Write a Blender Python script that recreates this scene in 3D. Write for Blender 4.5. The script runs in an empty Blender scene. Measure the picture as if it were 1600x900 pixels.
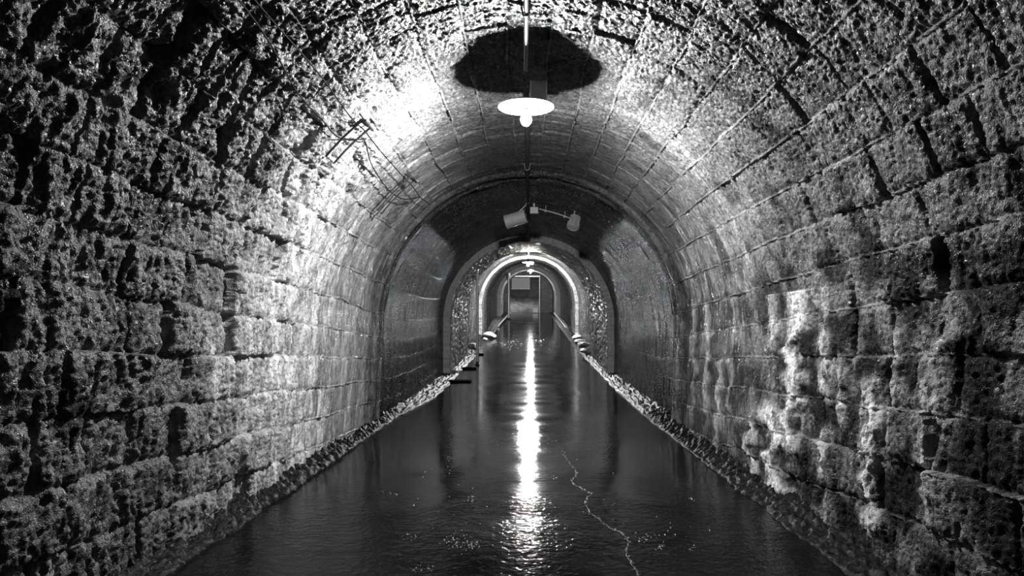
import bpy, math, random
import numpy as np
from mathutils import Vector, Matrix

PI = math.pi
scene = bpy.context.scene
COL = scene.collection
random.seed(7)

# ------------------------------------------------------------------ numpy noise
def h2(ix, iy, seed=0):
    n = (ix.astype(np.int64) * 374761393 + iy.astype(np.int64) * 668265263 + seed * 974634777) & 0xffffffff
    n = ((n ^ (n >> 13)) * 1274126177) & 0xffffffff
    n = ((n ^ (n >> 16)) * 2246822519) & 0xffffffff
    n = n ^ (n >> 15)
    return (n & 0xffffff).astype(np.float32) / np.float32(0xffffff)

def perlin(u, v, seed=0):
    iu = np.floor(u); iv = np.floor(v)
    fu = (u - iu).astype(np.float32); fv = (v - iv).astype(np.float32)
    iu = iu.astype(np.int64); iv = iv.astype(np.int64)
    su = fu * fu * fu * (fu * (fu * 6 - 15) + 10); sv = fv * fv * fv * (fv * (fv * 6 - 15) + 10)
    def g(a, b, x, y):
        t = h2(iu + a, iv + b, seed) * np.float32(2 * PI)
        return np.cos(t) * x + np.sin(t) * y
    a = g(0, 0, fu, fv); b = g(1, 0, fu - 1, fv); c = g(0, 1, fu, fv - 1); d = g(1, 1, fu - 1, fv - 1)
    return ((a + su * (b - a)) * (1 - sv) + (c + su * (d - c)) * sv) * np.float32(1.5)

def fbm(u, v, seed=0, octs=3, gain=.5):
    r = 0; a = 1.0
    for k in range(octs):
        r = r + a * perlin(u * (2.03 ** k), v * (2.03 ** k), seed + 17 * k); a *= gain
    return r

def worley(u, v, seed=0):
    iu = np.floor(u).astype(np.int64); iv = np.floor(v).astype(np.int64)
    best = np.full(u.shape, 9.0, np.float32)
    for a in (-1, 0, 1):
        for b in (-1, 0, 1):
            px = iu + a + h2(iu + a, iv + b, seed); py = iv + b + h2(iu + a, iv + b, seed + 5)
            best = np.minimum(best, ((u - px) ** 2 + (v - py) ** 2).astype(np.float32))
    return np.sqrt(best)

def sst(x, a, b):
    t = np.clip((x - a) / (b - a), 0, 1)
    return t * t * (3 - 2 * t)

# ------------------------------------------------------------------ layout (metres; y runs down the tunnel)
EYE = 1.5
F = 1100.0                       # focal length in pixels of the 1600 px frame
R0 = 2.25                        # vault radius, springing at 1.5 m
SPRING = 1.5
GRADE_Y = 16.5
def grade(y):                    # the far half of the tunnel climbs
    y = np.asarray(y, dtype=np.float64)
    k = 1.2
    return 0.060 * k * np.logaddexp(0, (y - GRADE_Y) / k)
def gr(y): return float(grade(y))
def W(px, py, y):                # world point from a measured image position at depth y
    return Vector(((px - 826) * y / F, y, EYE - (py - 510) * y / F))

# ------------------------------------------------------------------ object helpers
def link(name, me, mat=None, parent=None):
    o = bpy.data.objects.new(name, me); COL.objects.link(o)
    if mat is not None: me.materials.append(mat)
    if parent is not None: o.parent = parent
    return o
def tag(o, label=None, cat=None, group=None, kind=None):
    if label: o['label'] = label
    if cat: o['category'] = cat
    if group: o['group'] = group
    if kind: o['kind'] = kind
    return o
def empty(name, loc, label, cat, group=None):
    o = bpy.data.objects.new(name, None); COL.objects.link(o); o.location = loc
    o.empty_display_size = .1
    return tag(o, label, cat, group)

class MB:
    def __init__(s): s.v = []; s.f = []
    def add(s, vs, fs):
        b = len(s.v); s.v += [tuple(p) for p in vs]; s.f += [tuple(b + i for i in f) for f in fs]
    def box(s, c, d, rot=None, bev=0.0):
        c = Vector(c); hx, hy, hz = d[0] / 2, d[1] / 2, d[2] / 2
        b = min(bev, hx * .9, hy * .9, hz * .9)
        if b <= 0:
            vs = [Vector((x, y, z)) for x in (-hx, hx) for y in (-hy, hy) for z in (-hz, hz)]
            fs = [(0, 1, 3, 2), (4, 6, 7, 5), (0, 4, 5, 1), (2, 3, 7, 6), (0, 2, 6, 4), (1, 5, 7, 3)]
        else:
            vs = []; idx = {}
            for sx in (-1, 1):
                for sy in (-1, 1):
                    for sz in (-1, 1):
                        for k in range(3):
                            p = [sx * (hx - b), sy * (hy - b), sz * (hz - b)]
                            p[k] = (sx * hx, sy * hy, sz * hz)[k]
                            idx[(sx, sy, sz, k)] = len(vs); vs.append(Vector(p))
            fs = []
            for k in range(3):
                a, e = [(1, 2), (2, 0), (0, 1)][k]
                for sg in (-1, 1):
                    q = []
                    for (p1, p2) in ((-1, -1), (1, -1), (1, 1), (-1, 1)):
                        s3 = [0, 0, 0]; s3[k] = sg; s3[a] = p1; s3[e] = p2
                        q.append(idx[(*s3, k)])
                    fs.append(q if sg > 0 else q[::-1])
            for k in range(3):
                a, e = [(1, 2), (2, 0), (0, 1)][k]
                for p1 in (-1, 1):
                    for p2 in (-1, 1):
                        s1 = [0, 0, 0]; s1[a] = p1; s1[e] = p2
                        s1[k] = -1; A = (idx[(*s1, a)], idx[(*s1, e)])
                        s1[k] = 1; B = (idx[(*s1, a)], idx[(*s1, e)])
                        fs.append((A[0], A[1], B[1], B[0]))
            for sx in (-1, 1):
                for sy in (-1, 1):
                    for sz in (-1, 1):
                        fs.append([idx[(sx, sy, sz, k)] for k in range(3)])
        if rot is not None: vs = [rot @ p for p in vs]
        s.add([p + c for p in vs], fs)
    def tube(s, pts, r, n=10, caps=True):
        pts = [Vector(p) for p in pts]; rs = r if isinstance(r, (list, tuple)) else [r] * len(pts)
        T = (pts[1] - pts[0]).normalized()
        up = Vector((0, 0, 1)) if abs(T.z) < .9 else Vector((1, 0, 0))
        N = T.cross(up).normalized()
        vs = []
        for i, p in enumerate(pts):
            if i == 0: t = T
            elif i == len(pts) - 1: t = (pts[i] - pts[i - 1]).normalized()
            else: t = ((pts[i + 1] - p).normalized() + (p - pts[i - 1]).normalized()).normalized()
            N = (N - t * N.dot(t)).normalized(); B = t.cross(N)
            for k in range(n):
                a = 2 * PI * k / n
                vs.append(p + (N * math.cos(a) + B * math.sin(a)) * rs[i])
        fs = []
        for i in range(len(pts) - 1):
            for k in range(n):
                fs.append((i * n + k, i * n + (k + 1) % n, (i + 1) * n + (k + 1) % n, (i + 1) * n + k))
        if caps:
            fs.append(tuple(range(n))[::-1]); fs.append(tuple((len(pts) - 1) * n + k for k in range(n)))
        s.add(vs, fs)
    def lathe(s, prof, n=32, c=(0, 0, 0), M=None):
        c = Vector(c); vs = []; fs = []
        for (r, z) in prof:
            for k in range(n):
                a = 2 * PI * k / n; p = Vector((r * math.cos(a), r * math.sin(a), z))
                if M is not None: p = M @ p
                vs.append(p + c)
        for i in range(len(prof) - 1):
            for k in range(n):
                fs.append((i * n + k, i * n + (k + 1) % n, (i + 1) * n + (k + 1) % n, (i + 1) * n + k))
        s.add(vs, fs)
    def build(s, name, mat, parent=None, smooth=False):
        me = bpy.data.meshes.new(name); me.from_pydata(s.v, [], s.f); me.validate(); me.update()
        import bmesh
        bm = bmesh.new(); bm.from_mesh(me); bmesh.ops.recalc_face_normals(bm, faces=bm.faces); bm.to_mesh(me); bm.free()
        if smooth:
            me.shade_smooth()
            try: me.set_sharp_from_angle(angle=math.radians(40))
            except Exception: pass
        o = link(name, me, mat, parent)
        if parent is not None:
            o.matrix_parent_inverse = Matrix.Translation(-Vector(parent.location))
        return o

# ------------------------------------------------------------------ materials
def mat(name):
    m = bpy.data.materials.new(name); m.use_nodes = True; nt = m.node_tree
    for n in list(nt.nodes): nt.nodes.remove(n)
    out = nt.nodes.new('ShaderNodeOutputMaterial'); bs = nt.nodes.new('ShaderNodeBsdfPrincipled')
    nt.links.new(bs.outputs[0], out.inputs[0])
    return m, nt, bs
def N(nt, t, **kw):
    n = nt.nodes.new(t)
    for k, v in kw.items():
        if k in n.inputs: n.inputs[k].default_value = v
        else: setattr(n, k, v)
    return n
def grey(v): return (v, v, v, 1)
def noise(nt, vec, scale, detail=3, rough=.55, dist=0.0):
    n = N(nt, 'ShaderNodeTexNoise'); n.inputs['Scale'].default_value = scale
    n.inputs['Detail'].default_value = detail; n.inputs['Roughness'].default_value = rough
    n.inputs['Distortion'].default_value = dist
    nt.links.new(vec, n.inputs['Vector']); return n.outputs['Fac']
def ramp(nt, fac, pts):
    r = N(nt, 'ShaderNodeValToRGB'); e = r.color_ramp.elements
    while len(e) < len(pts): e.new(.5)
    for i, (p, v) in enumerate(pts): e[i].position = p; e[i].color = grey(v)
    nt.links.new(fac, r.inputs[0]); return r.outputs[0]
def mapping(nt, scale):
    tc = N(nt, 'ShaderNodeTexCoord'); mp = N(nt, 'ShaderNodeMapping'); mp.inputs['Scale'].default_value = scale
    nt.links.new(tc.outputs['Object'], mp.inputs['Vector']); return mp.outputs[0]
def mix(nt, fac, a, b):
    m = N(nt, 'ShaderNodeMix', data_type='RGBA')
    if isinstance(fac, (int, float)): m.inputs[0].default_value = fac
    else: nt.links.new(fac, m.inputs[0])
    for s, x in ((6, a), (7, b)):
        if isinstance(x, (int, float)): m.inputs[s].default_value = grey(x)
        else: nt.links.new(x, m.inputs[s])
    return m.outputs[2]
def math_(nt, op, a, b=None):
    m = N(nt, 'ShaderNodeMath', operation=op)
    for s, x in ((0, a), (1, b)):
        if x is None: continue
        if isinstance(x, (int, float)): m.inputs[s].default_value = x
        else: nt.links.new(x, m.inputs[s])
    return m.outputs[0]

def stone_mat(name, lo, hi, rough, bump=.6, spec=.38, clo=.28, chi=.85):
    m, nt, bs = mat(name)
    v = mapping(nt, (1, 1, 1)); vs = mapping(nt, (1.6, 1.6, .55))
    n1 = noise(nt, v, 2.2, 4, .6); n2 = noise(nt, vs, 14, 4, .65); n3 = noise(nt, v, 75, 2, .6)
    base = ramp(nt, n2, [(.36, lo), (.66, hi)])
    base = mix(nt, ramp(nt, n1, [(.35, 0), (.7, .55)]), base, lo * 1.3)
    base = mix(nt, ramp(nt, n3, [(.4, .45), (.55, 0)]), base, lo * .6)
    at = N(nt, 'ShaderNodeAttribute', attribute_name='calcite_and_glow')  # mineral runs, plus lamp brightness painted into the colour
    cal_glow = mix(nt, ramp(nt, n2, [(.35, 0), (.6, 1)]), clo, chi)
    base = mix(nt, at.outputs['Fac'], base, cal_glow)
    dark_at = N(nt, 'ShaderNodeAttribute', attribute_name='dark_tone')  # dark patches of the stone, plus shade painted into the colour
    base = mix(nt, dark_at.outputs['Fac'], base, lo * .30)
    spk = noise(nt, v, 34, 2, .7)
    spk = math_(nt, 'MULTIPLY', ramp(nt, spk, [(.61, 0), (.64, 1)]), ramp(nt, n1, [(.42, .15), (.58, 1)]))
    fl = N(nt, 'ShaderNodeAttribute', attribute_name='glint')
    spk = math_(nt, 'MULTIPLY', spk, fl.outputs['Fac'])
    base = mix(nt, spk, base, .95)  # white specks painted as wet glints in the dark reach
    nt.links.new(base, bs.inputs['Base Color'])
    nt.links.new(mix(nt, dark_at.outputs['Fac'], ramp(nt, noise(nt, v, 9, 3), [(.35, rough - .1), (.7, rough + .2)]), .17), bs.inputs['Roughness'])
    nt.links.new(math_(nt, 'SUBTRACT', spec, math_(nt, 'MULTIPLY', dark_at.outputs['Fac'], spec * .9)), bs.inputs['Specular IOR Level'])
    b1 = N(nt, 'ShaderNodeBump'); b1.inputs['Strength'].default_value = bump; b1.inputs['Distance'].default_value = .012
    hh = math_(nt, 'ADD', math_(nt, 'MULTIPLY', noise(nt, v, 42, 3, .6), 1.0), math_(nt, 'MULTIPLY', noise(nt, v, 130, 2, .6), .45))
    nt.links.new(hh, b1.inputs['Height']); nt.links.new(b1.outputs[0], bs.inputs['Normal'])
    return m
M_STONE = stone_mat('wet_stone', .04, .26, .34, 1.0)
M_CEIL = stone_mat('wet_vault_stone', .04, .24, .36, 1.0)
M_BAND = stone_mat('lined_concrete', .10, .34, .30, .6, 1.0, .75, .97)

def floor_mat():
    m, nt, bs = mat('wet_concrete')
    v = mapping(nt, (1, 1, 1)); vb = mapping(nt, (.55, 1.6, 1))
    base = ramp(nt, noise(nt, v, 1.3, 5, .6), [(.35, .003), (.7, .010)])
    base = mix(nt, ramp(nt, noise(nt, v, 60, 2), [(.66, 0), (.72, .3)]), base, .05)
    nt.links.new(base, bs.inputs['Base Color'])
    rg = ramp(nt, noise(nt, vb, .9, 4, .55), [(.38, .06), (.62, .12)])
    nt.links.new(rg, bs.inputs['Roughness'])
    bs.inputs['Specular IOR Level'].default_value = .05
    rp = N(nt, 'ShaderNodeAttribute', attribute_name='ripple')
    amp = math_(nt, 'MULTIPLY', rp.outputs['Fac'], ramp(nt, noise(nt, vb, .8, 3, .5), [(.40, .5), (.60, 1)]))
    hb = math_(nt, 'ADD', noise(nt, v, 17, 1.5, .5), math_(nt, 'MULTIPLY', noise(nt, v, 48, 1, .5), .40))
    hb = math_(nt, 'ADD', math_(nt, 'MULTIPLY', hb, amp), math_(nt, 'MULTIPLY', math_(nt, 'MULTIPLY', noise(nt, v, 9, 2, .5), .9), rp.outputs['Fac']))
    b1 = N(nt, 'ShaderNodeBump'); b1.inputs['Strength'].default_value = 1.0; b1.inputs['Distance'].default_value = .013
    nt.links.new(hb, b1.inputs['Height']); nt.links.new(b1.outputs[0], bs.inputs['Normal'])
    return m
M_FLOOR = floor_mat()

def plain(name, v, rough=.5, metal=0.0, bump=0.0, var=.25, spec=.5):
    m, nt, bs = mat(name)
    vv = mapping(nt, (1, 1, 1))
    nt.links.new(ramp(nt, noise(nt, vv, 22, 3), [(.3, v * (1 - var)), (.7, v * (1 + var))]), bs.inputs['Base Color'])
    bs.inputs['Specular IOR Level'].default_value = spec
    bs.inputs['Roughness'].default_value = rough; bs.inputs['Metallic'].default_value = metal
    if bump:
        b = N(nt, 'ShaderNodeBump'); b.inputs['Strength'].default_value = bump; b.inputs['Distance'].default_value = .01
        nt.links.new(noise(nt, vv, 40, 3), b.inputs['Height']); nt.links.new(b.outputs[0], bs.inputs['Normal'])
    return m
M_GALV = plain('galvanised_steel', .22, .38, .7)
M_ENAMEL = plain('white_enamel', .75, .35, 0, 0, .05)
M_DARKMETAL = plain('dark_metal', .05, .45, .3)
M_CABLE = plain('black_cable', .006, .8, spec=.1)
M_IRON = plain('rusty_iron', .03, .6, .2, .3)
M_BOXGREY = plain('grey_casing', .55, .4, 0, 0, .1)
M_ROCK = plain('pale_rock', .5, .4, 0, .8, .5)
M_RUBBLE = plain('wet_rubble', .010, .36, 0, .9, .95, .05)
M_CALC = plain('calcite_seam', .35, .45, 0, .5, .4)
M_BOARD = plain('painted_board', .5, .5, 0, .1, .1)
M_POLE = plain('pale_pole', .9, .3, .4, 0, .1)
def emis(name, s):
    m, nt, bs = mat(name)
    bs.inputs['Base Color'].default_value = grey(.9)
    bs.inputs['Emission Color'].default_value = grey(1); bs.inputs['Emission Strength'].default_value = s
    return m
M_BULB = emis('lit_bulb', 40.0)
M_BULB2 = emis('lit_far_bulb', 120.0)
M_BULB4 = emis('lit_farthest_bulb', 60.0)
M_ADDED_BULB = emis('lit_added_lamp', 2500.0)

# ------------------------------------------------------------------ tunnel shell
S_TOT = 2 * SPRING + PI * R0
def y_steps():
    ys = [-3, -1.5, 0, 1.0, 1.6, 2.0]
    y = 2.3
    while y < 62.02:
        ys.append(y)
        y += .0105 if y < 7 else (.0105 + (y - 7) * .0045 if y < 12 else .033 + (y - 12) * .006)
    ys.append(62.05)
    return np.array(sorted(ys))
YS = y_steps()
NS = 1080
SS = np.linspace(0, S_TOT, NS)

# measured calcite runs on the right wall: (image x, top y, bottom y, half-width px, strength)
RUNS = [(1232, 490, 700, 17, 1.0), (1205, 640, 790, 24, 1.0), (1172, 660, 780, 14, .8), (1282, 520, 620, 14, .75), (1312, 585, 660, 13, .7),
        (1359, 610, 830, 15, 1.0), (1345, 600, 720, 10, .5), (1440, 560, 800, 20, .75), (1330, 520, 600, 10, .4), (1385, 520, 600, 16, .45), (1450, 530, 650, 26, .6),
        (1284, 680, 740, 9, .8), (1099, 480, 640, 6, .8), (1079, 510, 660, 5, .6), (1118, 570, 700, 6, .7), (1135, 560, 640, 5, .5),
        (1199, 465, 540, 8, .6), (1053, 460, 700, 5, .4), (1360, 455, 520, 12, .35)]

def surf(sg, yg):
    """inward displacement, calcite mask, grime mask over arc coordinate sg and depth yg"""
    sr = sg - S_TOT / 2                                     # 0 at the crown, + to the right
    side = np.sign(sr); wallish = sst(np.abs(sr), 2.2, 3.6)
    # masonry courses climb gently down the tunnel on the walls
    c = sr + side * -.050 * (yg - 5.0) * wallish * np.where(yg < 12, 1, 7 / np.maximum(yg - 5, .1))
    c = c + .022 * fbm(yg * .9, sr * .7, 3, 2) + .006 * perlin(yg * 7, sr * 5, 8)
    ch = .325
    row = np.floor(c / ch + .5); fr = np.abs(c / ch + .5 - row - .5)       # 0 mid, .5 edge
    es = (.5 - fr) * ch
    ln = .40 + .28 * h2(row, row * 0, 31)
    yo = yg + .02 * fbm(sr * 3, yg * 3, 4, 2)
    t = yo / ln + h2(row, row * 0, 32) * 5
    blk = np.floor(t); ft = t - blk
    jit = (h2(row, blk, 33) - .5) * .5; jit2 = (h2(row, blk + 1, 33) - .5) * .5
    # shift block ends
    inside = (ft > jit * .5 + 0) 
    ft2 = np.where(ft < np.maximum(jit, 0), ft + 1 - 0, ft)
    bid = np.where(ft < np.maximum(jit, 0), blk - 1, blk)
    ey = np.minimum(np.abs(ft - np.maximum(jit, 0)), np.abs(1 + np.maximum(jit2, 0) - ft)) * ln
    edge = np.minimum(es, ey)
    off = (h2(row, bid, 41) - .5)
    left = sst(-sr, .9, 2.2); right = sst(sr, 2.2, 3.4)
    near = 1 - sst(yg, 5.6, 9.0)
    mid = (1 - sst(yg, 9.9, 10.5))
    A = (.26 + .74 * near) * (.42 + .40 * left + .28 * right)           # how rough the rock faces are
    # rock faces
    u = sr; v = yg
    wu = u + .05 * perlin(u * 5, v * 5, 11); wv = v + .05 * perlin(u * 5 + 40, v * 5, 12)
    big = fbm(wu * 1.9, wv * 7.0, 13, 3, .6)
    lump = 1 - worley(wu * 8, wv * 21, 14) * 1.1              # drip-stretched knobs
    pits = 1 - worley(wu * 24 + 3, wv * 40, 15) * 1.1
    fine = fbm(u * 30, v * 42, 16, 3, .6)
    grit = fbm(u * 70, v * 85, 18, 2, .7)
    d = A * (.030 * big + .020 * lump + .008 * pits + .007 * fine + .003 * grit)
    d = d * (1 + .25 * left * near)
    cr = 1 - sst(np.abs(sr), 1.6, 3.0)
    d = d + (.45 + .55 * cr) * near * (.006 * pits + .007 * fine + .003 * grit)
    # blocks stand proud by different amounts
    oa = .026 * near * (.45 + .75 * left + .35 * right) + .008
    d = d + off * 2 * oa
    d = d + (.012 * A + .003) * sst(edge, 0, .05)
    # joints: lengthwise narrow, cross joints deeper on the left haunch
    dy = .020 + .030 * left * near + .012 * right * near
    wy = .012 + .012 * left * near
    wob = .6 + .9 * h2(row, blk, 51)
    js = 1 - sst(es, .003, .014)
    wy = wy * (1 + .7 * fbm(sr * 5, yg * 5, 54, 2))
    jy = (1 - sst(ey, .003, np.maximum(wy, .004) * 1.45 * wob)) * (h2(row, blk, 52) > .25)
    jw = .4 + .6 * sst(fbm(yg * 1.1, row * 2.7, 53, 2), -.2, .3)
    d = d - .016 * js * (.4 + .6 * A) * jw - dy * jy * wob
    # tuck-pointing bead in the lengthwise joints
    bead = (1 - sst(np.abs(es), .002, .0075)) * (perlin(yg * 1.3, row * 3.1, 61) > -.25)
    d = d + .024 * bead * (1 - .6 * left * near)
    # eroded hollows of the upper left haunch
    hol = sst(fbm(u * 1.6 + 4, v * 2.2, 71, 3), .35, .75) * left * near
    d = d - .07 * hol * (1 - wallish * .5)
    # ------ the three deep open joints of the left haunch (measured)
    ang = (sr + PI * R0 / 2) / R0                             # angle above the left springing
    for (y0, y1, a0, a1, w, dp) in ((4.18, 4.45, 27, 47, .035, .09), (4.72, 5.0, 31, 45, .030, .08), (5.35, 5.75, 19, 38, .028, .07), (3.7, 3.85, 33, 50, .03, .06)):
        aa = np.degrees(ang); tt = np.clip((a1 - aa) / (a1 - a0), 0, 1)
        yc = y0 + (y1 - y0) * tt + .02 * perlin(sr * 6, sr * 0, 77)
        m = (1 - sst(np.abs(yg - yc), w * .5, w)) * sst(aa, a0 - 1, a0 + 2) * (1 - sst(aa, a1 - 2, a1 + 1))
        d = d - dp * m
    # right wall calcite runs
    cal_glow = np.zeros_like(d)
    z = np.where(sr > PI * R0 / 2, SPRING - (sr - PI * R0 / 2), SPRING)
    onw = (sr > PI * R0 / 2 - .3)
    for k, (px, pt, pb, hw, st) in enumerate(RUNS):
        D = 2.17 * F / (px - 826.0)
        zt = EYE - (pt - 510) * D / F; zb = EYE - (pb - 510) * D / F
        wd = hw * D * D / (F * 2.17)
        yc = D + .8 * wd * perlin(z * 5 + k * 9, z * 0 + k, 81)
        ww = wd * (.72 + .75 * perlin(z * 7, z * 0 + k * 3.3, 82))
        m = np.exp(-((yg - yc) / np.maximum(ww, .01)) ** 2 * 1.3) * sst(z, zb - .12, zb + .05) * (1 - sst(z, zt - .03, zt + .12)) * onw
        cal_glow = np.maximum(cal_glow, m * st)
    d = d + .030 * cal_glow * (1 + .5 * lump)
    # thin calcite veils everywhere on the walls: narrow vertical streaks
    veil = sst(fbm(v * 5.5, u * .45, 91, 3, .6), .42, .8) * sst(fbm(v * 1.1, u * .8, 92, 2), -.05, .35)
    cal_glow = np.maximum(cal_glow, veil * (.45 * wallish + .15) * mid)
    # bright mortar beads
    cal_glow = np.maximum(cal_glow, bead * .35 * (1 - left * near))
    # lamp brightness painted as pale colour on the walls past the lamp
    pale = sst(yg, np.where(side < 0, 4.2, 5.6), np.where(side < 0, 6.6, 7.2)) * (1 - sst(yg, 9.5, 10.6))
    cal_glow = np.maximum(cal_glow, pale * (.45 + .45 * sst(fbm(v * 4, u * 1.2, 93, 3), -.3, .5)) * np.where(side < 0, sst(np.abs(sr), .5, 1.6), .10 + .42 * sst(np.abs(sr), .8, 1.6) * (1 - sst(np.abs(sr), 2.6, 3.6))))
    # ribs and reach beyond the first rib, its shade painted as dark colour
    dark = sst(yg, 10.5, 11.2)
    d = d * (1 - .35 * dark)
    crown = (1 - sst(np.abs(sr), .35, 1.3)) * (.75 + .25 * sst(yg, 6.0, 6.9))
    dark_tone = dark * 1.0 * (.90 + .2 * sst(fbm(u * 2, v * 1.5, 94, 3), -.3, .3))
    dark_tone = np.maximum(dark_tone, .60 * crown)  # strip along the crown toned darker
    dark_tone = np.maximum(dark_tone, (.62 + .33 * right * near) * sst(fbm(u * 2.3, v * 1.9, 95, 4), .15 - .65 * right, .7 - .45 * right) * (1 - cal_glow))  # patchy darker stone, densest on the right wall
    # joint beads whitened to paint in wet glints along the dark reach
    cal_glow = np.maximum(cal_glow * (1 - dark), dark * bead * .8 * (perlin(yg * 2.2, row * 5.3, 62) > .0))
    # rib of two thin arches at 10.3 m
    for yc, w, a in ((10.25, .10, .045), (10.72, .08, .035), (9.75, .05, .012)):
        rb = np.exp(-((yg + .03 * perlin(sr * 2, yg * 0, 96) - yc) / w) ** 4)
        d = d + a * rb
        cal_glow = np.maximum(cal_glow, rb * .22 * sst(np.abs(sr), 1, 2.5))
    # beyond the rib the lining steps back a little
    d = d - .05 * dark
    d = d - .04 * sst(yg, 24.5, 25.5)
    return d.astype(np.float32), np.clip(cal_glow, 0, 1).astype(np.float32), np.clip(dark_tone, 0, 1).astype(np.float32)

def profile(s, dr=0.0):
    """centre-line point and inward normal of the lining at arc coordinate s"""
    L1 = SPRING; L2 = SPRING + PI * R0
    a = PI - (s - L1) / R0
    x = np.where(s < L1, -R0, np.where(s > L2, R0, R0 * np.cos(a)))
    z = np.where(s < L1, s, np.where(s > L2, S_TOT - s, SPRING + R0 * np.sin(a)))
    nx = np.where(s < L1, 1.0, np.where(s > L2, -1.0, -np.cos(a)))
    nz = np.where((s < L1) | (s > L2), 0.0, -np.sin(a))
    return x, z, nx, nz

def grid_mesh(name, P, material, attrs=None, flip=False, smooth=True):
    n, m = P.shape[:2]
    me = bpy.data.meshes.new(name)
    me.vertices.add(n * m); me.vertices.foreach_set('co', P.reshape(-1).astype(np.float32))
    i = np.arange(n - 1)[:, None] * m + np.arange(m - 1)[None, :]
    q = np.stack([i, i + 1, i + m + 1, i + m], -1).reshape(-1, 4)
    if flip: q = q[:, ::-1]
    nf = len(q)
    me.loops.add(nf * 4); me.loops.foreach_set('vertex_index', q.reshape(-1).astype(np.int32))
    me.polygons.add(nf); me.polygons.foreach_set('loop_start', (np.arange(nf) * 4).astype(np.int32))
    me.update(calc_edges=True)
    if smooth: me.shade_smooth()
    for k, val in (attrs or {}).items():
        a = me.attributes.new(k, 'FLOAT', 'POINT'); a.data.foreach_set('value', val.reshape(-1).astype(np.float32))
    return link(name, me, material)

sg, yg = np.meshgrid(SS, YS, indexing='ij')
dsp, cal_glow, drk = surf(sg, yg)
x, z, nx, nz = profile(sg)
flare = np.clip((SPRING - z) / SPRING, 0, 1) * (1 - sst(yg, 9, 14))
x = x + np.where(sg < S_TOT / 2, -.10, -.05) * flare
P = np.stack([x + nx * dsp, yg, z + nz * dsp + grade(yg)], -1)
P[..., 2] = np.where((sg <= 1e-6) | (sg >= S_TOT - 1e-6), grade(yg) - .05, P[..., 2])
iL = int(np.searchsorted(SS, 1.75)); iR = int(np.searchsorted(SS, S_TOT - 1.75))
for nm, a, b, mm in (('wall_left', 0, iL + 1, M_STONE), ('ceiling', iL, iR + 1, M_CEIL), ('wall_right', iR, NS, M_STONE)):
    o = grid_mesh(nm, P[a:b], mm, {'calcite_and_glow': cal_glow[a:b], 'dark_tone': drk[a:b], 'glint': sst(yg[a:b], 9.8, 10.8)})
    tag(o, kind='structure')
del P, dsp, sg, yg

# ------------------------------------------------------------------ floor
fy = np.concatenate([[-3, 0, 2], np.arange(2.4, 16, .05), np.arange(16, 62.1, .25)])
fx = np.linspace(-2.5, 2.5, 140)
xg, yy = np.meshgrid(fx, fy, indexing='ij')
yn = yy + .5 * fbm(xg * .8, yy * .5, 6, 3)
rip = .10 + .12 * (1 - sst(yn, 4.9, 5.5)) + .25 * (1 - sst(yn, 5.9, 6.6)) + .16 * sst(yn, 8.3, 9.3) * (1 - sst(yn, 11.5, 12.6)) + .12 * sst(yn, 17, 18) * (1 - sst(yn, 20.5, 22))
zf = grade(yy) + .004 * fbm(xg * .9, yy * .6, 5, 3) - .012 * sst(np.abs(xg), 1.5, 2.3)
tag(grid_mesh('floor', np.stack([xg, yy, zf], -1), M_FLOOR, {'ripple': rip}, flip=True), kind='structure')

# ------------------------------------------------------------------ pale concrete lining bands (arched ribs)
def band(name, y0, y1, th, seed, amp=1.0, cw=.12, gs=.35, ca=1.3):
    n = 700
    s = np.linspace(0, S_TOT, n)
    ys = np.concatenate([[y0 + .02, y0 + .018, y0 + .004], np.linspace(y0, y1, int((y1 - y0) / .07) + 6), [y1 - .01]])
    s2, y2 = np.meshgrid(s, ys, indexing='ij')
    x, z, nx, nz = profile(s2)
    d = th + amp * (.020 * fbm(s2 * 2, y2 * 1.5, seed, 3) + .020 * fbm(s2 * 8, y2 * 8, seed + 3, 3))
    yw = y2 + amp * .05 * fbm(s2 * 2.5, y2 * 0, seed + 9, 4)
    # the front and back rims run back to the wall
    d[:, 0] = -.12; d[:, 1] = -.11; d[:, 2] -= .012; d[:, -1] = -.12
    Pp = np.stack([x + nx * d, yw, np.maximum(z + nz * d, -.05) + grade(y2)], -1)
    calc_and_glow = np.clip(.08 + ca * np.exp(-((y2 - y0) / cw) ** 2) + .35 * sst(fbm(y2 * 3, s2 * .5, seed + 21, 3), .1, .6), 0, 1)  # front rim whitened to paint in lamp glare, plus pale streaks
    band_dark = np.clip(.35 * sst(fbm(s2, y2 * .8, seed + 30, 3), .0, .6) + .75 * sst(y2, y0 + (y1 - y0) * gs, y0 + (y1 - y0) * (gs + .4)), 0, 1) * sst(y2, y0 + .3, y0 + .9)  # rear of the band darkened to paint in shade, plus random patches
    o = grid_mesh(name, Pp, M_BAND, {'calcite_and_glow': calc_and_glow, 'dark_tone': band_dark}); tag(o, kind='structure')
    return o
band('trim_1', 18.9, 24.4, .13, 200, 1.2, 1.6, .8)
band('trim_2', 33.0, 41.0, .045, 230, 1.0, .12, .2, .15)
band('trim_3', 52.0, 61.9, .16, 260)

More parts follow.
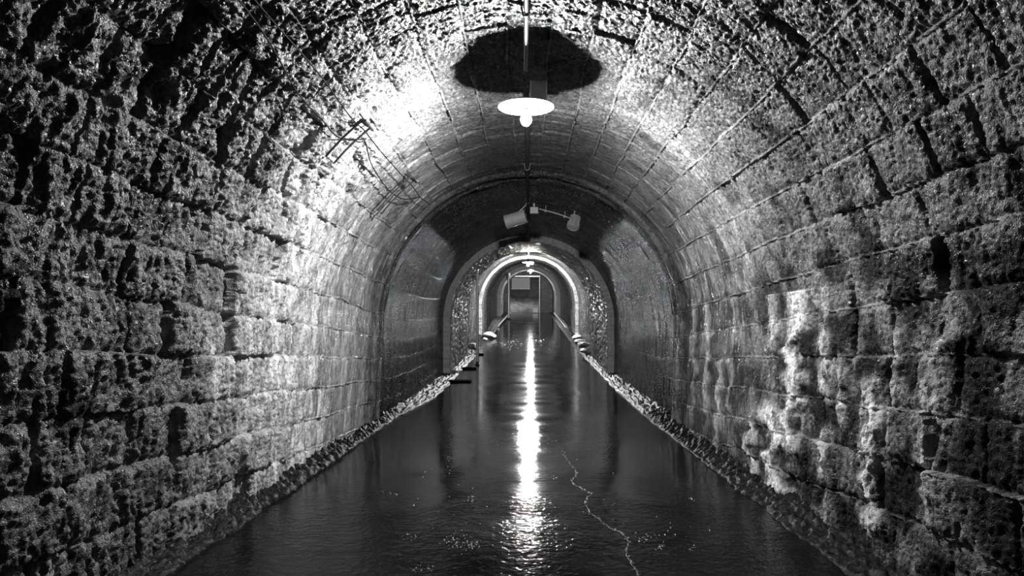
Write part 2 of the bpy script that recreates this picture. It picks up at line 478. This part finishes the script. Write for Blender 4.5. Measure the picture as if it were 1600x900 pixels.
# ------------------------------------------------------------------ rubble along the foot of each wall
def bank(name, sgn, label):
    ys = np.concatenate([np.arange(2.4, 12, .03), np.arange(12, 61.5, .10)])
    t = np.linspace(0, 1, 44)
    tt, yb = np.meshgrid(t, ys, indexing='ij')
    wtop = 2.38 if sgn < 0 else 2.30
    inner = (2.17 if sgn < 0 else 1.93) + .0 * yb
    inner = inner + np.where(sgn < 0, -.22, .06) * sst(yb, 11, 15) - .20 * sst(yb, 17, 30)
    inner = inner + .035 * fbm(yb * 1.6, yb * 0, 301, 3) + .015 * fbm(yb * 9, yb * 0, 303, 2)
    xx = wtop + (inner - wtop) * tt
    hgt = (.11 if sgn < 0 else .10) + .06 * fbm(yb * .8, yb * 0 + 5, 305, 3)
    zz = hgt * (1 - tt) ** 1.2 + (1 - tt ** 6) * (.045 * (1 - worley(yb * 11, xx * 11, 306)) + .03 * fbm(yb * 18, xx * 18, 307, 3))
    zz = np.maximum(zz, -.01) - .015 * (tt > .98)
    wave = np.stack([sgn * xx, yb, zz + grade(yb)], -1)
    o = grid_mesh(name, wave, M_RUBBLE, flip=sgn > 0)
    return tag(o, label, 'rubble', kind='stuff')
bank('rubble', -1, 'wet gravel and rubble along the foot of the left wall')
bank('rubble', 1, 'wet gravel and rubble along the foot of the right wall')

# ------------------------------------------------------------------ loose rocks
import bmesh
def rock(p, size, seed, label, group):
    rnd = random.Random(seed)
    bm = bmesh.new(); bmesh.ops.create_icosphere(bm, subdivisions=3, radius=1)
    cuts = [Vector((rnd.uniform(-1, 1), rnd.uniform(-1, 1), rnd.uniform(-1, 1))).normalized() for _ in range(9)]
    lim = [rnd.uniform(.5, .85) for _ in cuts]
    for v in bm.verts:
        for n_, l_ in zip(cuts, lim):
            dd = v.co.dot(n_)
            if dd > l_: v.co -= n_ * (dd - l_) * .92
        v.co += Vector((rnd.uniform(-1, 1), rnd.uniform(-1, 1), rnd.uniform(-1, 1))) * .025
    sx, sy, sz = size
    for v in bm.verts: v.co = Vector((v.co.x * sx, v.co.y * sy, v.co.z * sz))
    bmesh.ops.rotate(bm, verts=bm.verts, matrix=Matrix.Rotation(rnd.uniform(0, 3), 3, 'Z'))
    zmin = min(v.co.z for v in bm.verts)
    for v in bm.verts: v.co.z -= zmin
    me = bpy.data.meshes.new('rock'); bm.to_mesh(me); bm.free()
    o = link('rock', me, M_ROCK); o.location = p
    return tag(o, label, 'rock', group)
def rockxy(px, py, size, seed, label, group):
    # the depth at which the floor is seen at row py
    lo, hi = 3.0, 61.0
    for _ in range(50):
        m = (lo + hi) / 2; yy_ = 510 + (EYE - gr(m)) * F / m
        if yy_ > py: lo = m
        else: hi = m
    y = lo; xx_ = (px - 826) * y / F
    rock((xx_, y, gr(y) - .01), size, seed, label, group); return y
LR = 'pale rocks heaped against the left wall'
for i, (px, py, s_, lb) in enumerate([
        (765, 529, .24, 'biggest pale rock heaped against the left wall, farthest past the pole'),
        (757, 533, .13, 'small pale rock leaning on the farthest big rock at left'),
        (739, 548, .22, 'pale chunk of rock by the left wall just left of the tall pole'),
        (731, 556, .11, 'small rock by the left wall, left of the pole base'),
        (704, 584, .12, 'round wet stone at the foot of the left wall, left of the dark drain strips')]):
    rockxy(px, py, (s_ * 1.4, s_ * 1.1, s_ * .7), 40 + i, lb, LR)
RR = 'pale rocks heaped against the right wall'
for i, (px, py, s_, lb) in enumerate([
        (902, 532, .20, 'farthest pale slab in the heap against the right wall'),
        (909, 538, .22, 'flat pale slab behind the brightest rocks of the right heap'),
        (914, 545, .24, 'brightest big rock in the middle of the right heap'),
        (912, 551, .15, 'small bright rock at the floor side of the right heap'),
        (921, 556, .19, 'nearest pale rock of the heap against the right wall')]):
    rockxy(px, py, (s_ * 1.5, s_ * 1.1, s_ * .7), 60 + i, lb, RR)

# ------------------------------------------------------------------ floor seams and flecks
def floor_y(py): return (EYE) * F / (py - 510)
seam_px = [(877, 703), (881, 711), (885, 717), (893, 727), (901, 737), (899, 745), (892, 751), (897, 758), (907, 762), (916, 768), (925, 773), (917, 777), (913, 784), (918, 794),
           (923, 803), (933, 810), (942, 818), (955, 827), (970, 833), (979, 841), (982, 849), (979, 858), (978, 867), (984, 876), (988, 884), (994, 891), (997, 900), (1000, 912)]
rnd = random.Random(5); pts = []
for i in range(len(seam_px) - 1):
    a, b = seam_px[i], seam_px[i + 1]
    for k in range(8):
        t = k / 8; px = a[0] + (b[0] - a[0]) * t + rnd.uniform(-1.6, 1.6); py = a[1] + (b[1] - a[1]) * t + rnd.uniform(-.6, .6)
        y = floor_y(py); pts.append(Vector(((px - 826) * y / F, y, .004)))
mb = MB()
mb.tube(pts, [.0006 + .0028 * rnd.random() ** 3 for _ in pts], 6)
for i in range(len(pts)):
    if rnd.random() < .25:
        q = pts[i] + Vector((rnd.uniform(-.015, .015), rnd.uniform(-.01, .01), 0)); r_ = rnd.uniform(.002, .007)
        mb.tube([q, q + Vector((r_ * 2, r_, .001))], r_, 5)
o = mb.build('calcite_crack', M_CALC, smooth=True)
tag(o, 'thin white mineral crack wandering along the wet floor right of the light streak', 'crack', kind='stuff')

mb = MB()
clusters = [(715, 845, 26, 14, 60), (735, 852, 12, 6, 22), (640, 838, 16, 8, 16), (745, 848, 8, 3, 10), (655, 890, 14, 8, 14), (675, 888, 8, 6, 8), (608, 772, 10, 3, 10), (735, 780, 10, 5, 18), (868, 746, 5, 3, 8), (700, 715, 6, 3, 5),
            (1030, 855, 10, 4, 18), (1082, 857, 7, 4, 12), (1010, 840, 22, 8, 26), (1080, 780, 5, 3, 4), (876, 610, 8, 2, 9), (876, 622, 6, 1, 5), (905, 623, 5, 2, 6), (946, 613, 2, 1, 3), (700, 613, 2, 1, 2),
            (785, 538, 20, 5, 24), (820, 535, 40, 8, 40), (870, 585, 14, 5, 12), (830, 690, 70, 20, 60), (1070, 830, 40, 30, 10), (700, 800, 90, 70, 30), (690, 730, 30, 12, 10), (960, 800, 60, 50, 14)]
for (cx, cy, sx_, sy_, n_) in clusters:
    for k in range(n_):
        px = cx + rnd.gauss(0, .5) * sx_; py = min(max(cy + rnd.gauss(0, .5) * sy_, 526), 915)
        if py > 590: y = floor_y(py)
        else:
            lo, hi = 12.0, 50.0
            for _ in range(40):
                m_ = (lo + hi) / 2
                if 510 + (EYE - gr(m_)) * F / m_ > py: lo = m_
                else: hi = m_
            y = lo
        xw = (px - 826) * y / F; r_ = rnd.uniform(.35, 1.1) * y / F * .9 * (1.6 if rnd.random() < .1 else 1)
        zz = gr(y) + .001
        n5 = 5; ph = rnd.uniform(0, 6)
        ring = [Vector((xw + r_ * rnd.uniform(.7, 1.3) * math.cos(ph + 2 * PI * j / n5), y + 1.8 * r_ * math.sin(ph + 2 * PI * j / n5), zz)) for j in range(n5)]
        top = Vector((xw, y, zz + r_ * .9))
        mb.add(ring + [top], [(j, (j + 1) % n5, 5) for j in range(n5)] + [tuple(range(n5))[::-1]])
tag(mb.build('gravel', M_CALC), 'tiny white mineral chips scattered over the dark wet floor', 'gravel', kind='stuff')

# ------------------------------------------------------------------ dark drain strips across the left of the floor
for i, (xa, xb, py, lb) in enumerate([(700, 737, 596, 'nearest and longest black drain strip across the floor, by the left wall'),
                                  (722, 745, 576, 'black drain strip ending at the base of the tall pole'),
                                  (738, 756, 554, 'farthest black drain strip, behind the tall pole')]):
    lo, hi = 12.0, 50.0
    for _ in range(40):
        m_ = (lo + hi) / 2
        if 510 + (EYE - gr(m_)) * F / m_ > py: lo = m_
        else: hi = m_
    y = lo; x0 = (xa - 826) * y / F; x1 = (xb - 826) * y / F
    r = empty('drain_cover', ((x0 + x1) / 2, y, gr(y) - .012), lb, 'drain cover', 'drain strips across the left of the floor')
    mb = MB(); mb.box(((x0 + x1) / 2, y - .14, gr(y) + .012), (x1 - x0, .03, .05), bev=.004); mb.box(((x0 + x1) / 2, y + .14, gr(y) + .012), (x1 - x0, .03, .05), bev=.004)
    mb.box((x0 + .015, y, gr(y) + .012), (.03, .3, .05), bev=.004); mb.box((x1 - .015, y, gr(y) + .012), (.03, .3, .05), bev=.004)
    mb.build('rim', M_CABLE, r)
    mb = MB(); n_ = int((x1 - x0) / .05)
    for k in range(n_): mb.box((x0 + (k + .5) * (x1 - x0) / n_, y, gr(y) + .01), (.03, .26, .03))
    mb.build('grating', M_CABLE, r)

# ------------------------------------------------------------------ pendant lamps
def dome(r, h, n=14, th=.004):
    pr = []
    for i in range(n + 1):
        t = i / n; pr.append((.028 + (r - .028) * t, h * (1 - t ** 1.7)))
    inner = [(a - (th if i == n else 0), b - th) for i, (a, b) in enumerate(pr)][::-1]
    return pr + [(r + .004, -.002), (r + .002, -.008)] + inner
def pendant(loc, r_shade, label, bulbmat, watts, bulb_r=.048):
    o = empty('pendant_lamp', loc, label, 'lamp')
    mb = MB(); mb.lathe(dome(r_shade, .055), 64, loc); mb.build('lamp_shade', M_ENAMEL, o, True)
    mb = MB(); mb.lathe([(0, .12), (.024, .12), (.030, .10), (.030, .045), (.024, .0), (.024, -.03), (0, -.03)], 24, loc); sk = mb.build('socket', M_DARKMETAL, o, True)
    mb = MB(); L = Vector(loc)
    top = gr(loc[1]) + SPRING + R0 - .06
    mb.tube([L + Vector((0, 0, .11)), L + Vector((.004, -.02, .2)), Vector((loc[0] - .012, loc[1] - .07, top - .02)), Vector((loc[0] - .02, loc[1] - .10, top))], .006, 8)
    mb.tube([L + Vector((.0, 0, .11)), L + Vector((-.02, .0, .19)), Vector((loc[0] - .035, loc[1] - .06, top - .03)), Vector((loc[0] - .01, loc[1] - .11, top))], .005, 8)
    mb.build('cord', M_IRON, o, True)
    mb = MB(); pr = [(.0, -.03), (.022, -.032)]
    for i in range(13):
        a = i / 12 * PI * .86 + .38
        pr.append((max(bulb_r * math.sin(a), 0), -.112 + bulb_r * math.cos(a) * 1.2))
    pr.append((0, -.112 - bulb_r * 1.2))
    mb.lathe(pr, 24, loc); mb.build('bulb', bulbmat, sk, True)
    ld = bpy.data.lights.new('bulb_light', 'POINT'); ld.energy = watts; ld.shadow_soft_size = bulb_r * 1.25; ld.color = (1, 1, 1)
    lo_ = bpy.data.objects.new('bulb_light', ld); COL.objects.link(lo_); lo_.parent = o; lo_.location = (0, 0, -.112)
    return o
L1 = W(822, 170, 6.0); L1.z = 3.375
pendant(tuple(L1), .235, 'lit pendant lamp with wide white disc shade hanging near under the vault crown', M_BULB, 2300)
L2 = Vector((-0.03, 30.0, gr(30) + 3.42))
pendant(tuple(L2), .235, 'far lit pendant lamp glowing small above the middle of the tunnel floor', M_BULB2, 8500, .05)
pendant((.15, 55.0, gr(55) + 3.50), .235, 'farthest lit pendant lamp, just below and right of the other far lamp', M_BULB4, 2000, .05)

# ------------------------------------------------------------------ conduit along the crown
def conduit(label, y0, y1, r, drop, x0, x1, clips, hooks=()):
    n = max(3, int((y1 - y0) / .5))
    P0 = Vector((x0, y0, gr(y0) + SPRING + R0 - drop))
    o = empty('ceiling_conduit', P0, label, 'conduit', 'conduit runs along the vault crown')
    pts = []
    for i in range(n + 1):
        t = i / n; y = y0 + (y1 - y0) * t
        pts.append(Vector((x0 + (x1 - x0) * t + .006 * math.sin(y * 1.7), y, gr(y) + SPRING + R0 - drop)))
    mb = MB(); mb.tube(pts, r, 14); pp = mb.build('pipe', M_GALV if y0 < 6 else M_IRON, o, True)
    for y in clips:
        t = (y - y0) / (y1 - y0); c = Vector((x0 + (x1 - x0) * t, y, gr(y) + SPRING + R0 - drop))
        mb = MB(); arc = [c + Vector(((r + .006) * math.cos(a), 0, (r + .006) * math.sin(a))) for a in [PI + PI * k / 10 for k in range(11)]]
        arc = [arc[0] + Vector((-.012, 0, .07))] + arc + [arc[-1] + Vector((.012, 0, .07))]
        mb.tube(arc, .0075, 6); mb.build('clip', M_GALV, pp, True)
    return o
conduit('near steel conduit along the vault crown, ending above the near lamp', -1.0, 5.95, .017, .085, -.02, -.022, (1.5, 4.86))
conduit('long dark conduit along the vault crown beyond the near lamp', 6.75, 29.9, .024, .09, -.02, .0, (9.6, 12.2, 13.6, 15.5, 18, 21, 24, 27))

# junction box hanging behind the near lamp
bx = W(841.5, 130, 6.42)
o = empty('junction_box', bx, 'tall grey junction box at the vault crown just behind the near lamp', 'box')
mb = MB(); mb.box((bx.x, bx.y, 3.63), (.155, .085, .25), bev=.008); mb.build('casing', M_BOXGREY, o)
mb = MB(); mb.box((bx.x, bx.y - .048, 3.63), (.14, .012, .225), bev=.004); ld = mb.build('lid', M_BOXGREY, o)
for sx_ in (-1, 1):
    for sz_ in (-1, 1):
        mb = MB(); mb.lathe([(0, 0), (.006, 0), (.005, .004), (0, .004)], 8, (bx.x + sx_ * .055, bx.y - .054, 3.63 + sz_ * .095), Matrix.Rotation(PI / 2, 3, 'X')); mb.build('screw', M_GALV, ld)

# ------------------------------------------------------------------ fixtures at 13 m: drum floodlight, box, arm and spotlight
D3 = 13.0
c = W(806, 342, D3)
o = empty('loudspeaker', c, 'pale grey drum-shaped fixture tilted on a bracket left of the crown conduit', 'fixture')
ax = (W(823, 338.5, D3) - W(789.5, 347.5, D3)).normalized() * 1.0
ax = Vector((ax.x, -.18, ax.z)).normalized()
Mx = ax.to_track_quat('Z', 'Y').to_matrix()
mb = MB(); Lh = .2
mb.lathe([(0, -Lh), (.128, -Lh), (.133, -Lh + .006), (.126, -Lh + .012), (.122, 0), (.124, Lh - .012), (.132, Lh - .006), (.127, Lh), (0, Lh)], 40, c, Mx); mb.build('housing', M_BOXGREY, o, True)
mb = MB(); mb.lathe([(0, Lh), (.09, Lh), (.085, Lh + .02), (.04, Lh + .03), (0, Lh + .03)], 24, c, Mx); mb.build('end_cap', M_DARKMETAL, o, True)
mb = MB()
pA = W(809, 333.5, D3); pB = W(820.5, 322.5, D3)
dv = (pB - pA); rot = dv.to_track_quat('Z', 'Y').to_matrix()
mb.box((pA + pB) / 2 + Vector((0, -.05, 0)), (.045, .02, dv.length + .05), rot, .004)
pC = Vector((pB.x + .03, D3 + .02, 3.72)); mb.tube([pB + Vector((0, -.05, 0)), pB + Vector((.02, -.02, .06)), pC], .012, 8)
mb.build('bracket', M_BOXGREY, o, True)
mb = MB(); mb.tube([c + ax * (Lh + .02), c + ax * (Lh + .05) + Vector((0, 0, -.02)), c + ax * (Lh + .06) + Vector((0, .0, .08)), Vector((-.01, D3, 3.66))], .007, 8); mb.build('cable', M_CABLE, o, True)

c = W(834.5, 328.5, D3)
o = empty('junction_box', c, 'small pale junction box right of the crown conduit, level with the drum fixture', 'box')
mb = MB(); mb.box(c, (.152, .10, .105), bev=.008); mb.build('casing', M_BOXGREY, o)
mb = MB(); mb.box(c + Vector((0, -.004, -.055)), (.158, .112, .018), bev=.004); mb.build('lid', M_ENAMEL, o)
mb = MB(); mb.box(c + Vector((0, .02, .085)), (.03, .03, .09)); mb.build('hanger', M_BOXGREY, o)

a0 = W(842.5, 326.5, D3); a1 = W(891, 341, D3)
o = empty('conduit_arm', a0, 'thin pale conduit sloping right from the small box to the spotlight', 'conduit')
pts = [a0 + (a1 - a0) * t + Vector((0, 0, .012 * math.sin(PI * t))) for t in [k / 10 for k in range(11)]]
mb = MB(); mb.tube(pts, .011, 10); mb.build('pipe', M_BOXGREY, o, True)
for t in (.2, .82):
    q = a0 + (a1 - a0) * t
    mb = MB(); dirn = (a1 - a0).normalized(); mb.tube([q - dirn * .025, q + dirn * .025], .02, 10); mb.tube([q, q + Vector((.01, .02, .10))], .007, 8); mb.build('clamp', M_BOXGREY, o, True)

c = W(897, 347.5, D3)
o = empty('spotlight', c, 'round finned spotlight at the end of the sloping conduit under the right vault', 'light')
ax = Vector((-.25, -.35, -.9)).normalized(); Mx = ax.to_track_quat('Z', 'Y').to_matrix()
mb = MB()
prof = [(0, -.12), (.06, -.12)]
for k in range(6):
    z0 = -.115 + k * .03; prof += [(.10, z0), (.10, z0 + .012), (.072, z0 + .014), (.072, z0 + .028)]
prof += [(.09, .07), (.105, .09), (.11, .12), (.10, .125), (.09, .10), (0, .095)]
mb.lathe(prof, 30, c, Mx); mb.build('housing', M_BOXGREY, o, True)
mb = MB(); mb.lathe([(0, .118), (.088, .115), (.088, .11), (0, .108)], 30, c, Mx); mb.build('lens', M_ENAMEL, o, True)
for k in range(7):
    a = 2 * PI * k / 7
    q = c + Mx @ Vector((.105 * math.cos(a), .105 * math.sin(a), .0)); q2 = c + Mx @ Vector((.105 * math.cos(a), .105 * math.sin(a), .11))
    mb = MB(); mb.tube([q, q2], .016, 8); mb.build('guard_lug', M_BOXGREY, o, True)
mb = MB(); mb.tube([c + Vector((-.07, 0, .03)), c + Vector((-.05, 0, .13)), c + Vector((.05, 0, .13)), c + Vector((.08, 0, .03))], .012, 8)
mb.tube([c + Vector((0, 0, .13)), Vector((c.x + .02, c.y + .03, 3.68))], .012, 8); mb.build('yoke', M_BOXGREY, o, True)

# ------------------------------------------------------------------ cables and iron staples on the left haunch
def vp(deg, y, lift=.08):
    a = math.radians(180 - deg); rr = R0 - lift
    return Vector((rr * math.cos(a), y, SPRING + rr * math.sin(a) + gr(y)))
def smooth_pts(ctrl, n=10):
    out = []
    for i in range(len(ctrl) - 1):
        p0 = ctrl[max(i - 1, 0)]; p1 = ctrl[i]; p2 = ctrl[i + 1]; p3 = ctrl[min(i + 2, len(ctrl) - 1)]
        for k in range(n):
            t = k / n
            out.append(tuple(.5 * ((2 * b) + (-a + c) * t + (2 * a - 5 * b + 4 * c - d) * t * t + (-a + 3 * b - 3 * c + d) * t ** 3) for a, b, c, d in zip(p0, p1, p2, p3)))
    out.append(ctrl[-1]); return out
for ctrl, lb in (([(50, 1.5), (50, 3.6), (50.3, 4.6), (49.6, 5.55), (50, 5.95), (49.8, 6.6), (50.0, 7.6), (50.3, 8.4), (50, 9.0), (51, 9.7)], 'thin black cable, upper of the two strung along the left side of the vault'),
                 ([(49, 1.5), (48.3, 3.6), (45.4, 4.6), (45.0, 5.2), (44.8, 5.65), (47.5, 6.0), (48.5, 6.15), (46.0, 6.7), (44.6, 7.4), (44.4, 8.1), (46, 8.6), (50, 9.0)], 'thin black cable, lower and sagging one strung along the left side of the vault')):
    pts = [vp(a, y, .09) for a, y in smooth_pts(ctrl, 10)]
    mb = MB(); mb.tube(pts, .0055, 6)
    tag(mb.build('overhead_cable', M_CABLE, None, True), lb, 'cable', 'cables along the left haunch')
def staple(a0, a1, y, w, lb, r=.0095):
    o = empty('iron_staple', vp((a0 + a1) / 2, y, .06), lb, 'bracket', 'iron staples on the left haunch')
    k = 8
    s1 = [vp(a0 + (a1 - a0) * i / k, y, .10) for i in range(k + 1)]; s2 = [vp(a0 + (a1 - a0) * i / k, y + w, .10) for i in range(k + 1)]
    top = [vp(a0, y, -.02)] + s1 + s2[::-1] + [vp(a0, y + w, -.02)]
    mb = MB(); mb.tube(top, r, 8); mb.build('bar', M_IRON, o, True)
    mb = MB(); mb.tube([vp(a0, y + w * .5, .12), vp(a0 - 1, y + w * .5, -.03)], .02, 8); mb.tube([vp(a0, y - .02, .12), vp(a0, y + w + .02, .12)], .012, 8); mb.build('hook', M_IRON, o, True)
staple(51.5, 40, 5.72, .24, 'nearer rusty iron staple holding the cables, left side of the vault')
staple(52, 37.5, 7.95, .22, 'farther rusty iron staple holding the cables, left side of the vault')

# ------------------------------------------------------------------ poles, rails and far end
def pole(px, y, top_px, r, name, lb, cat, mat_, zb=None):
    xx_ = (px - 826) * y / F; zt = EYE - (top_px - 510) * y / F
    o = empty(name, (xx_, y, gr(y)), lb, cat)
    mb = MB(); mb.tube([(xx_, y, gr(y) - .0), (xx_ - .01, y, zt)], r, 12); mb.build('shaft', mat_, o, True)
    mb = MB(); mb.lathe([(0, 0), (r * 2, 0), (r * 2, .02), (r * 1.2, .03), (r * 1.2, .08), (0, .08)], 16, (xx_, y, gr(y))); mb.build('base_collar', M_DARKMETAL, o, True)
    return o
pole(746, 21.8, 414, .042, 'pole', 'tall thin pale pole standing on the floor near the left wall', 'pole', M_POLE)
pole(795, 50.0, 427, .09, 'pole', 'far short-looking pale post in front of the end opening, at its left', 'pole', M_POLE)
# leaning rails at the floor edges
for (xa, ya, xb, yb, lb) in ((866, 486, 884, 511, 'pale bar lying along the foot of the far right wall'), (797, 483, 779, 508, 'pale bar lying along the foot of the far left wall')):
    def fd(py):
        lo, hi = 12.0, 60.0
        for _ in range(40):
            m_ = (lo + hi) / 2
            if 510 + (EYE - gr(m_) - .12) * F / m_ > py: lo = m_
            else: hi = m_
        return lo
    y0, y1 = fd(yb), fd(max(ya, 489))
    A = Vector(((xb - 826) * y0 / F, y0, gr(y0) + .10)); B = Vector(((xa - 826) * y1 / F, y1, gr(y1) + .12))
    mb = MB(); mb.tube([A + (B - A) * (k / 10) + Vector((0, 0, .0)) for k in range(11)], .07, 10)
    tag(mb.build('rail', M_POLE, None, True), lb, 'rail', 'bars along the far wall feet')

# end wall with opening at 62 m
YE = 62.0; zf0 = gr(YE)
xl = (797 - 826) * YE / F; xr = (842.5 - 826) * YE / F; zt = EYE - (432.5 - 510) * YE / F
mb = MB()
T = .5
mb.box(((xl - 3.2) / 2, YE + T / 2, zf0 + 2), (3.2 + xl, T, 4.4))
mb.box(((xr + 3.2) / 2, YE + T / 2, zf0 + 2), (3.2 - xr, T, 4.4))
mb.box(((xl + xr) / 2, YE + T / 2, (zt + zf0 + 4.2) / 2), (xr - xl, T, zf0 + 4.2 - zt))
tag(mb.build('wall_end', M_STONE), kind='structure')
mb = MB()
mb.box(((xl + xr) / 2, YE - .04, zt + .04), (xr - xl + .2, .16, .10), bev=.01); mb.box((xl - .06, YE - .04, (zt + zf0) / 2), (.10, .14, zt - zf0), bev=.01)
mb.box((xr + .05, YE - .04, (zt + zf0) / 2), (.08, .14, zt - zf0), bev=.01)
tag(mb.build('trim_4', M_POLE), kind='structure')
# chamber behind: floor climbing over a heap, back and side walls
def quad_room():
    y0, y1 = YE + T, 76.0; zb = EYE - (452 - 510) * y1 / F
    n = 60; X, Y = np.meshgrid(np.linspace(-3, 3, 60), np.linspace(YE, y1 + .3, 80), indexing='ij')
    Z = zf0 + (Y - YE) * .145 * sst(Y, YE - 1, YE + 6) + .18 * fbm(X * .8, Y * .35, 400, 3) * sst(Y, YE, YE + 3) + .03 * fbm(X * 5, Y * 3, 401, 2)
    tag(grid_mesh('floor_far', np.stack([X, Y, Z], -1), M_BAND, {'calcite_and_glow': X * 0 + .3, 'dark_tone': X * 0 + .2}, flip=True), kind='structure')
    mb = MB(); mb.box((0, y1 + .2, zf0 + 3.5), (6.4, .4, 9)); tag(mb.build('wall_back', M_STONE), kind='structure')
    for s_, nm in ((-1, 'wall_far_left'), (1, 'wall_far_right')):
        mb = MB(); mb.box((s_ * 3.0, (YE + T + y1) / 2, zf0 + 3.5), (.3, y1 - YE - T, 9)); tag(mb.build(nm, M_STONE), kind='structure')
    mb = MB(); mb.box((0, (YE + T + y1) / 2, zf0 + 6.5), (6.2, y1 - YE - T, .3)); tag(mb.build('ceiling_far', M_STONE), kind='structure')
quad_room()
# added lamp, out of view, to light the end chamber
o = empty('added_lamp', (-2.8, 66.5, zf0 + 4.0), 'small added lamp out of view, lighting the far end chamber', 'lamp')
mb = MB(); mb.box((-2.81, 66.5, zf0 + 4.0), (.08, .3, .2), bev=.01); mb.build('casing', M_DARKMETAL, o)
mb = MB(); mb.box((-2.73, 66.5, zf0 + 4.0), (.08, .22, .13), bev=.03); mb.build('added_lamp_diffuser', M_ADDED_BULB, o)
# hanging board in the opening
pa = W(799.5, 434, 62.9); pb = W(828, 451.5, 62.9)
o = empty('hanging_board', ((pa.x + pb.x) / 2, 62.9, pa.z), 'grey rectangular board hanging in the far end opening', 'board')
mb = MB(); mb.box(((pa.x + pb.x) / 2, 62.9, (pa.z + pb.z) / 2), (pb.x - pa.x, .06, pa.z - pb.z), bev=.008); mb.build('panel', M_BOARD, o)
mb = MB(); mb.box(((pa.x + pb.x) / 2, 62.86, pb.z), (pb.x - pa.x + .03, .14, .06), bev=.01); mb.build('bottom_rail', M_ENAMEL, o)
for xx_ in (pa.x + .15, pb.x - .15):
    mb = MB(); mb.tube([(xx_, 62.9, pa.z - .02), (xx_, 62.9, zf0 + 6.4)], .015, 8); mb.build('hanger', M_GALV, o)
# thin vertical pipe right of the opening
y_ = 61.2; xx_ = (843.5 - 826) * y_ / F
mb = MB(); mb.tube([(xx_, y_, gr(y_)), (xx_, y_, EYE - (409 - 510) * y_ / F)], .022, 8)
tag(mb.build('vertical_pipe', M_POLE, None, True), 'thin pale upright pipe at the right edge of the far end opening', 'pipe')
# small box on the floor at the opening
y_ = 60.8; xx_ = (836.5 - 826) * y_ / F
o = empty('crate', (xx_, y_, gr(y_)), 'small grey crate on the floor at the far end opening', 'crate')
mb = MB(); mb.box((xx_, y_, gr(y_) + .21), (.42, .4, .40), bev=.015); mb.build('body', M_BOXGREY, o)
mb = MB(); mb.box((xx_, y_, gr(y_) + .43), (.46, .44, .05), bev=.01); mb.build('lid', M_BOXGREY, o)

# ------------------------------------------------------------------ world, camera, view
w = bpy.data.worlds.new('world'); scene.world = w; w.use_nodes = True
w.node_tree.nodes['Background'].inputs[0].default_value = (0, 0, 0, 1)
cam = bpy.data.cameras.new('camera'); co = bpy.data.objects.new('camera', cam); COL.objects.link(co)
co.location = (0, 0, EYE); co.rotation_euler = (PI / 2, 0, 0)
cam.sensor_width = 36; cam.lens = F / 1600 * 36
cam.shift_x = -26 / 1600; cam.shift_y = 60 / 1600
cam.clip_start = .05; cam.clip_end = 200
scene.camera = co
scene.view_settings.view_transform = 'Standard'; scene.view_settings.look = 'None'
scene.view_settings.exposure = 0; scene.view_settings.gamma = 1; scene.view_settings.use_curve_mapping = False
scene.cycles.use_denoising = True
scene.cycles.sample_clamp_indirect = 1.5
scene.cycles.max_bounces = 6; scene.cycles.diffuse_bounces = 3; scene.cycles.glossy_bounces = 3
